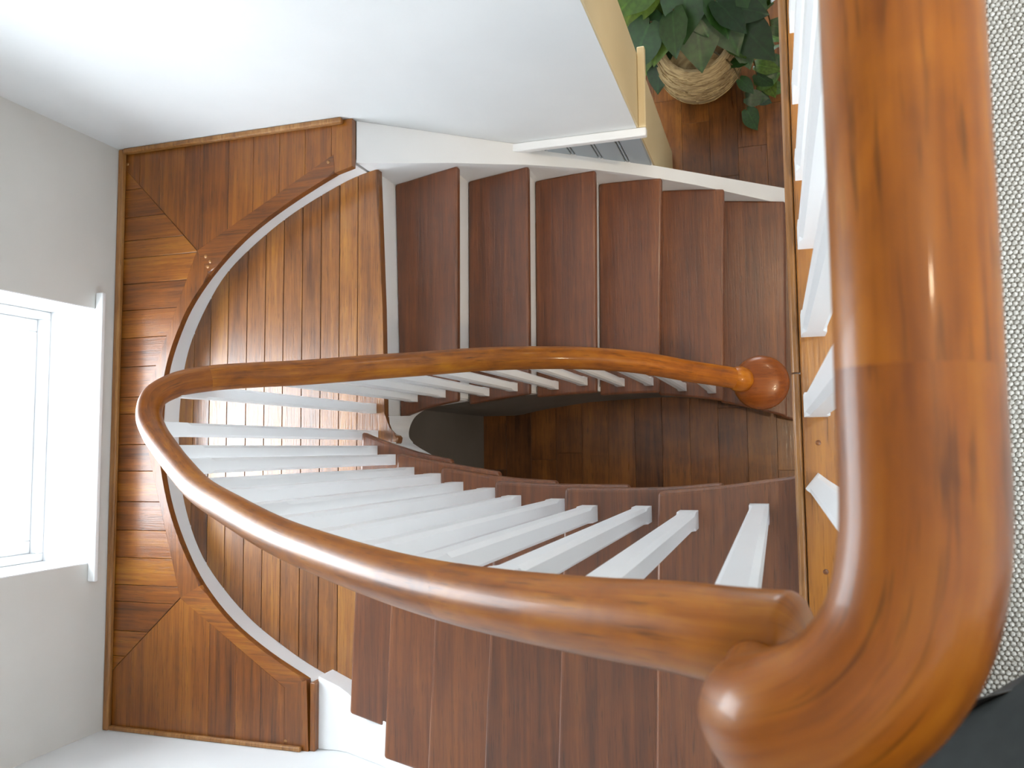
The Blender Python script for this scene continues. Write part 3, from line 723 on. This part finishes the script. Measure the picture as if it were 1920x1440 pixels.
def leaf_mesh(seed):
    rl = random.Random(seed); n = 9; vs = []; fs = []
    out = [(0, .06), (.05, .20), (.16, .32), (.30, .36), (.45, .345), (.60, .29), (.74, .20), (.87, .10), (1.0, .0)]
    vs_mid = []
    for i, (t, w) in enumerate(out):
        bend = -.16 * t * t + .02 * rl.uniform(-1, 1)
        back = -.10 if i == 1 else (-.06 if i == 0 else 0)
        vs.append((0, t if i else .06, bend))
        for f in (.55, 1):
            for sg in (-1, 1):
                vs.append((sg * w * f, t + back * f, bend + .10 * (w * f) ** 1.2 - .05 * f * f * w + rl.uniform(-.012, .012)))
    for i in range(n - 1):
        a = i * 5; b = a + 5
        for (p, q) in ((1, 0), (3, 1), (0, 2), (2, 4)): fs.append((a + p, a + q, b + q, b + p))
    me = bpy.data.meshes.new('leaf'); me.from_pydata(vs, [], fs); me.materials.append(M['leaf'])
    for p in me.polygons: p.use_smooth = True
    return me
LM = [leaf_mesh(i) for i in range(4)]
stems = bpy.data.materials.new('plant_stem'); stems.use_nodes = True
stems.node_tree.nodes['Principled BSDF'].inputs['Base Color'].default_value = (.09, .06, .02, 1)
def stem(pts):
    bm = bmesh.new(); tube(bm, catmull(pts, 4), .0035, 5, uv=False); finish('stem', bm, stems, pp, smooth=True)
def leaf(pos, direction, size, roll=0, droop=0):
    o = bpy.data.objects.new('leaf', rs.choice(LM)); COL.objects.link(o); o.parent = pp
    d = Vector((math.cos(direction), math.sin(direction), droop)).normalized()
    up = Vector((0, 0, 1)); xax = d.cross(up).normalized(); zax = xax.cross(d)
    mm = Matrix((xax, d, zax)).transposed() @ Matrix.Rotation(roll, 3, 'Y')
    o.matrix_local = Matrix.Translation(pos) @ mm.to_4x4() @ Matrix.Diagonal((size, size, size, 1))
# crown: arching petioles from the soil with large leaves
for i in range(44):
    a = i * 2.399 + rs.uniform(-.3, .3); rr = .03 + .27 * math.sqrt((i + .5) / 44)
    tip = Vector((rr * math.cos(a), rr * math.sin(a) + .13, .74 - .75 * rr + rs.uniform(-.06, .06)))
    if tip.x < -.22 or tip.y < -.02: continue
    stem([(.04 * math.cos(a), .04 * math.sin(a), .335), (tip.x * .45, tip.y * .45, .335 + (tip.z - .335) * .75), tip])
    leaf(tip, a + rs.uniform(-.5, .5), rs.uniform(.16, .24), rs.uniform(-.5, .5), rs.uniform(-.5, -.05))
for (x, y, z, d, sz) in ((.02, .03, .62, -1.5, .27), (.10, .05, .60, -1.2, .25), (-.09, .05, .60, -2.0, .24), (.0, .14, .72, -1.7, .29), (-.13, .15, .68, -2.4, .25), (.13, .14, .68, -.7, .26), (-.16, .02, .45, -2.2, .17), (-.2, .04, .38, -1.9, .16), (-.17, -.03, .30, -1.7, .15)):
    stem([(0, 0, .335), (x * .5, y * .5 + .03, .335 + (z - .335) * .6), (x, y, z)]); leaf(Vector((x, y, z)), d, sz, rs.uniform(-.2, .2), -.35)
# trailing vines at the right and front of the pot
for (pts, n) in (([(.10, -.02, .35), (.17, -.04, .42), (.235, -.08, .30), (.25, -.13, .14), (.24, -.18, .03)], 8),
                 ([(.09, .05, .35), (.2, .10, .46), (.29, .10, .38), (.32, .06, .18), (.31, .02, .05)], 7),
                 ([(.07, -.05, .35), (.15, -.13, .36), (.195, -.20, .20), (.20, -.25, .05)], 5),
                 ([(-.08, -.02, .35), (-.17, .0, .38), (-.20, -.02, .20)], 5),
                 ([(.10, -.02, .38), (.21, -.05, .40), (.28, -.04, .28), (.29, -.09, .12), (.27, -.13, .04)], 8)):
    c = catmull(pts, 6); stem(pts)
    for k in range(n):
        p = c[int((k + 1) / (n + .5) * (len(c) - 1))]; leaf(p, math.atan2(p.y, p.x) + rs.uniform(-1.1, 1.1), rs.uniform(.08, .135), rs.uniform(-.7, .7), rs.uniform(-.9, .1))

# ------------------------------------------------------------------ ceiling lights
def downlight(x, y, z, label, energy, blend=.6):
    t = tag(empty('ceiling_light', (x, y, z)), label, 'ceiling light', 'recessed ceiling lights')
    bm = bmesh.new(); lathe(bm, [(.030, -.001), (.045, -.006), (.048, -.003), (.048, 0)], 0, 0, 24); finish('rim', bm, M['white'], t, smooth=True)
    bm = bmesh.new(); lathe(bm, [(0, -.004), (.022, -.0035), (.030, -.001)], 0, 0, 20); finish('lamp', bm, M['bulb'], t, smooth=True)
    l = bpy.data.lights.new('lamp_light', 'SPOT'); lo = bpy.data.objects.new('lamp_light', l); COL.objects.link(lo); lo.parent = t; lo.location = (0, 0, -.012)
    l.energy = energy; l.color = (1, .80, .54); l.shadow_soft_size = .03; l.spot_size = math.radians(150); l.spot_blend = blend
downlight(.42, .30, ZC, 'warm recessed ceiling light above the level handrail', 13)
downlight(.55, 1.9, ZC, 'warm recessed ceiling light farther along the upper hall', 9)
downlight(.55, -.55, ZC, 'warm recessed ceiling light behind the photographer', 7)
downlight(.3, 1.1, -.271, 'warm recessed ceiling light of the ground-floor hall', 15)
downlight(.45, .05, -.271, 'warm recessed ceiling light near the foot of the stairs', 26)

# ------------------------------------------------------------------ the photographer, standing on the carpet at the rail
M['jacket'] = cloth('dark_grey_green_jacket', (.019, .023, .023)); M['jeans'] = cloth('navy_jeans', (.02, .026, .05)); M['skin'] = paint('skin', (.55, .34, .25), .5, .03)
M['hair'] = paint('dark_hair', (.03, .02, .015), .6, .3); M['shoe'] = paint('black_shoe', (.02, .02, .02), .4)
pc = Vector((.25, -.35, 0)); PF = Vector((-.5, .866, 0)); PL = Vector((.866, .5, 0))
pe = tag(empty('person', tuple(pc)), 'person in a dark grey jacket and navy jeans standing on the carpet beside the handrail', 'person')
def W(l, f, z): return PL * l + PF * f + Vector((0, 0, z))
def skin_body():
    V = []; E_ = []; Rd = []
    def v(l, f, z, r, parent=None):
        V.append(W(l, f, z)); Rd.append(r)
        if parent is not None: E_.append((parent, len(V) - 1))
        return len(V) - 1
    pel = v(0, -.02, .93, .125); wa = v(0, -.02, 1.08, .115, pel); ch = v(0, -.02, 1.24, .125, wa); sh = v(0, -.01, 1.36, .085, ch)
    nk = v(0, .02, 1.44, .05, sh); hd = v(0, .05, 1.52, .062, nk); h2 = v(0, .07, 1.58, .082, hd); h3 = v(0, .055, 1.65, .075, h2)
    for sg in (-1, 1):
        hip = v(sg * .09, -.02, .86, .092, pel); kn = v(sg * .095, -.13, .48, .058, hip); an = v(sg * .10, -.31, .09, .036, kn); he = v(sg * .10, -.29, .045, .030, an); to = v(sg * .10, -.19, .038, .022, he)
        s1 = v(sg * .175, -.02, 1.36, .052, sh); el = v(sg * .25, -.05, 1.09, .038, s1); wr = v(sg * .245, .06, .87, .026, el); pm = v(sg * .24, .085, .81, .033, wr)
        for q, (df, dl, ln) in enumerate(((.030, 0, .072), (.012, .002, .080), (-.006, .002, .075), (-.022, 0, .060))):
            a = v(sg * .24 + dl, .088 + df, .775, .0095, pm); b = v(sg * .238 + dl, .094 + df, .775 - ln * .55, .0085, a); v(sg * .228 + dl, .098 + df, .775 - ln, .0075, b)
        t1 = v(sg * .225, .122, .805, .011, pm); v(sg * .215, .135, .765, .009, t1)
    me = bpy.data.meshes.new('body'); me.from_pydata(V, E_, []); o = bpy.data.objects.new('body', me); COL.objects.link(o); o.parent = pe
    sk = o.modifiers.new('skin', 'SKIN'); sk.use_smooth_shade = True
    for i, d in enumerate(me.skin_vertices[0].data): d.radius = (Rd[i], Rd[i]); d.use_root = (i == 0)
    sb = o.modifiers.new('sub', 'SUBSURF'); sb.levels = 1; sb.render_levels = 1
    me.materials.append(M['skin']); return o
body = skin_body()
def loft(name, rings, mat, ns=40, fold=0, seed=0, parent=None, thick=.003):
    """rings: (centre, axis_a, axis_b, ra, rb) ; closed tube of garment cloth"""
    bm = bmesh.new(); rr = random.Random(seed); ph = [rr.uniform(0, 6.28) for _ in range(6)]; prev = None
    for i, (c, ea, eb, ra, rb) in enumerate(rings):
        t = i / (len(rings) - 1); cur = []
        for k in range(ns):
            a = 2 * math.pi * k / ns
            w = 1 + fold * (.5 * math.sin(5 * a + ph[0] + 3 * t) + .35 * math.sin(9 * a + ph[1] - 5 * t) + .3 * math.sin(3 * a + 14 * t + ph[2]))
            cur.append(bm.verts.new(c + ea * (ra * w * math.cos(a)) + eb * (rb * w * math.sin(a))))
        if prev:
            for k in range(ns): bm.faces.new((prev[k], prev[(k + 1) % ns], cur[(k + 1) % ns], cur[k])).smooth = True
        prev = cur
    o = finish(name, bm, mat, parent or pe, smooth=True)
    so_ = o.modifiers.new('cloth', 'SOLIDIFY'); so_.thickness = thick; so_.offset = 1
    sb = o.modifiers.new('sub', 'SUBSURF'); sb.levels = 1; sb.render_levels = 1
    return o
jk = loft('jacket', [(W(0, f, z), PL, PF, ra, rb) for f, z, ra, rb in ((.01, .69, .205, .180), (.008, .73, .203, .178), (.0, .82, .198, .168), (-.005, .92, .192, .158), (-.01, 1.02, .187, .150), (-.012, 1.14, .19, .148), (-.015, 1.25, .198, .145), (-.015, 1.33, .195, .125), (-.012, 1.385, .16, .095), (.0, 1.42, .085, .072), (.008, 1.45, .07, .066))], M['jacket'], 64, .075, 3)
loft('hem_band', [(W(0, .01, z), PL, PF, .207, .182) for z in (.682, .69, .70)], M['shoe'], 64, .075, 3, jk)
for sg in (-1, 1):
    pts = [W(sg * .165, -.02, 1.37), W(sg * .2, -.03, 1.28), W(sg * .25, -.05, 1.09), W(sg * .248, 0, .98), W(sg * .245, .055, .885)]
    c = catmull(pts, 4); rad = [.072, .066, .056, .05, .042]
    rings = []
    for i, p in enumerate(c):
        t = (c[min(i + 1, len(c) - 1)] - c[max(0, i - 1)]).normalized(); a = t.cross(Vector((0, 1, .1))).normalized(); r = interp(list(enumerate(rad)), i / 4); rings.append((p, a, t.cross(a), r, r))
    loft('sleeve', rings, M['jacket'], 20, .06, 5 + sg, jk)
    leg = [(W(sg * .075, -.02, .98), .115), (W(sg * .088, -.02, .85), .112), (W(sg * .092, -.08, .66), .092), (W(sg * .095, -.13, .48), .078), (W(sg * .098, -.225, .28), .072), (W(sg * .10, -.305, .075), .066)]
    loft('trouser_leg', [(p, PL, PF, r, r * (1.05 if z < 2 else 1)) for z, (p, r) in enumerate(leg)], M['jeans'], 24, .05, 9 + sg)
    loft('shoe', [(W(sg * .10, f - .285, .045), PL, Vector((0, 0, 1)), ra, rb) for f, ra, rb in ((-.085, .012, .012), (-.075, .036, .034), (-.01, .041, .040), (.07, .047, .036), (.14, .046, .030), (.175, .03, .02), (.185, .008, .008))], M['shoe'], 18, 0, 1)
# face and hair
bm = bmesh.new(); bmesh.ops.create_uvsphere(bm, u_segments=24, v_segments=14, radius=1)
hc = W(0, .055, 1.605); basis = Matrix((PL, PF, Vector((0, 0, 1)))).transposed().to_4x4()
bmesh.ops.delete(bm, geom=[v for v in bm.verts if v.co.z < -.25 and v.co.y > -.35 or (v.co.y > .55 and v.co.z < .35)], context='VERTS')
bm.transform(Matrix.Translation(hc) @ basis @ Matrix.Diagonal((.088, .108, .118, 1))); finish('hair', bm, M['hair'], pe, smooth=True)
for sg in (-1, 1):
    bm = bmesh.new(); bmesh.ops.create_uvsphere(bm, u_segments=10, v_segments=8, radius=.011); bm.transform(Matrix.Translation(W(sg * .032, .142, 1.585))); finish('eye', bm, M['white'], pe, smooth=True)
    bm = bmesh.new(); bmesh.ops.create_uvsphere(bm, u_segments=10, v_segments=8, radius=1); bm.transform(Matrix.Translation(W(sg * .085, .05, 1.565)) @ basis @ Matrix.Diagonal((.010, .018, .030, 1))); finish('ear', bm, M['skin'], pe, smooth=True)
bm = bmesh.new(); bmesh.ops.create_cone(bm, segments=10, radius1=.016, radius2=.006, depth=.045, cap_ends=True); bm.transform(Matrix.Translation(W(0, .158, 1.562)) @ basis @ Matrix.Rotation(.35, 4, 'X')); finish('nose', bm, M['skin'], pe, smooth=True)
bm = bmesh.new(); bmesh.ops.create_uvsphere(bm, u_segments=12, v_segments=6, radius=1); bm.transform(Matrix.Translation(W(0, .138, 1.528)) @ basis @ Matrix.Diagonal((.024, .008, .007, 1))); finish('mouth', bm, paint('lips', (.45, .18, .15), .5), pe, smooth=True)
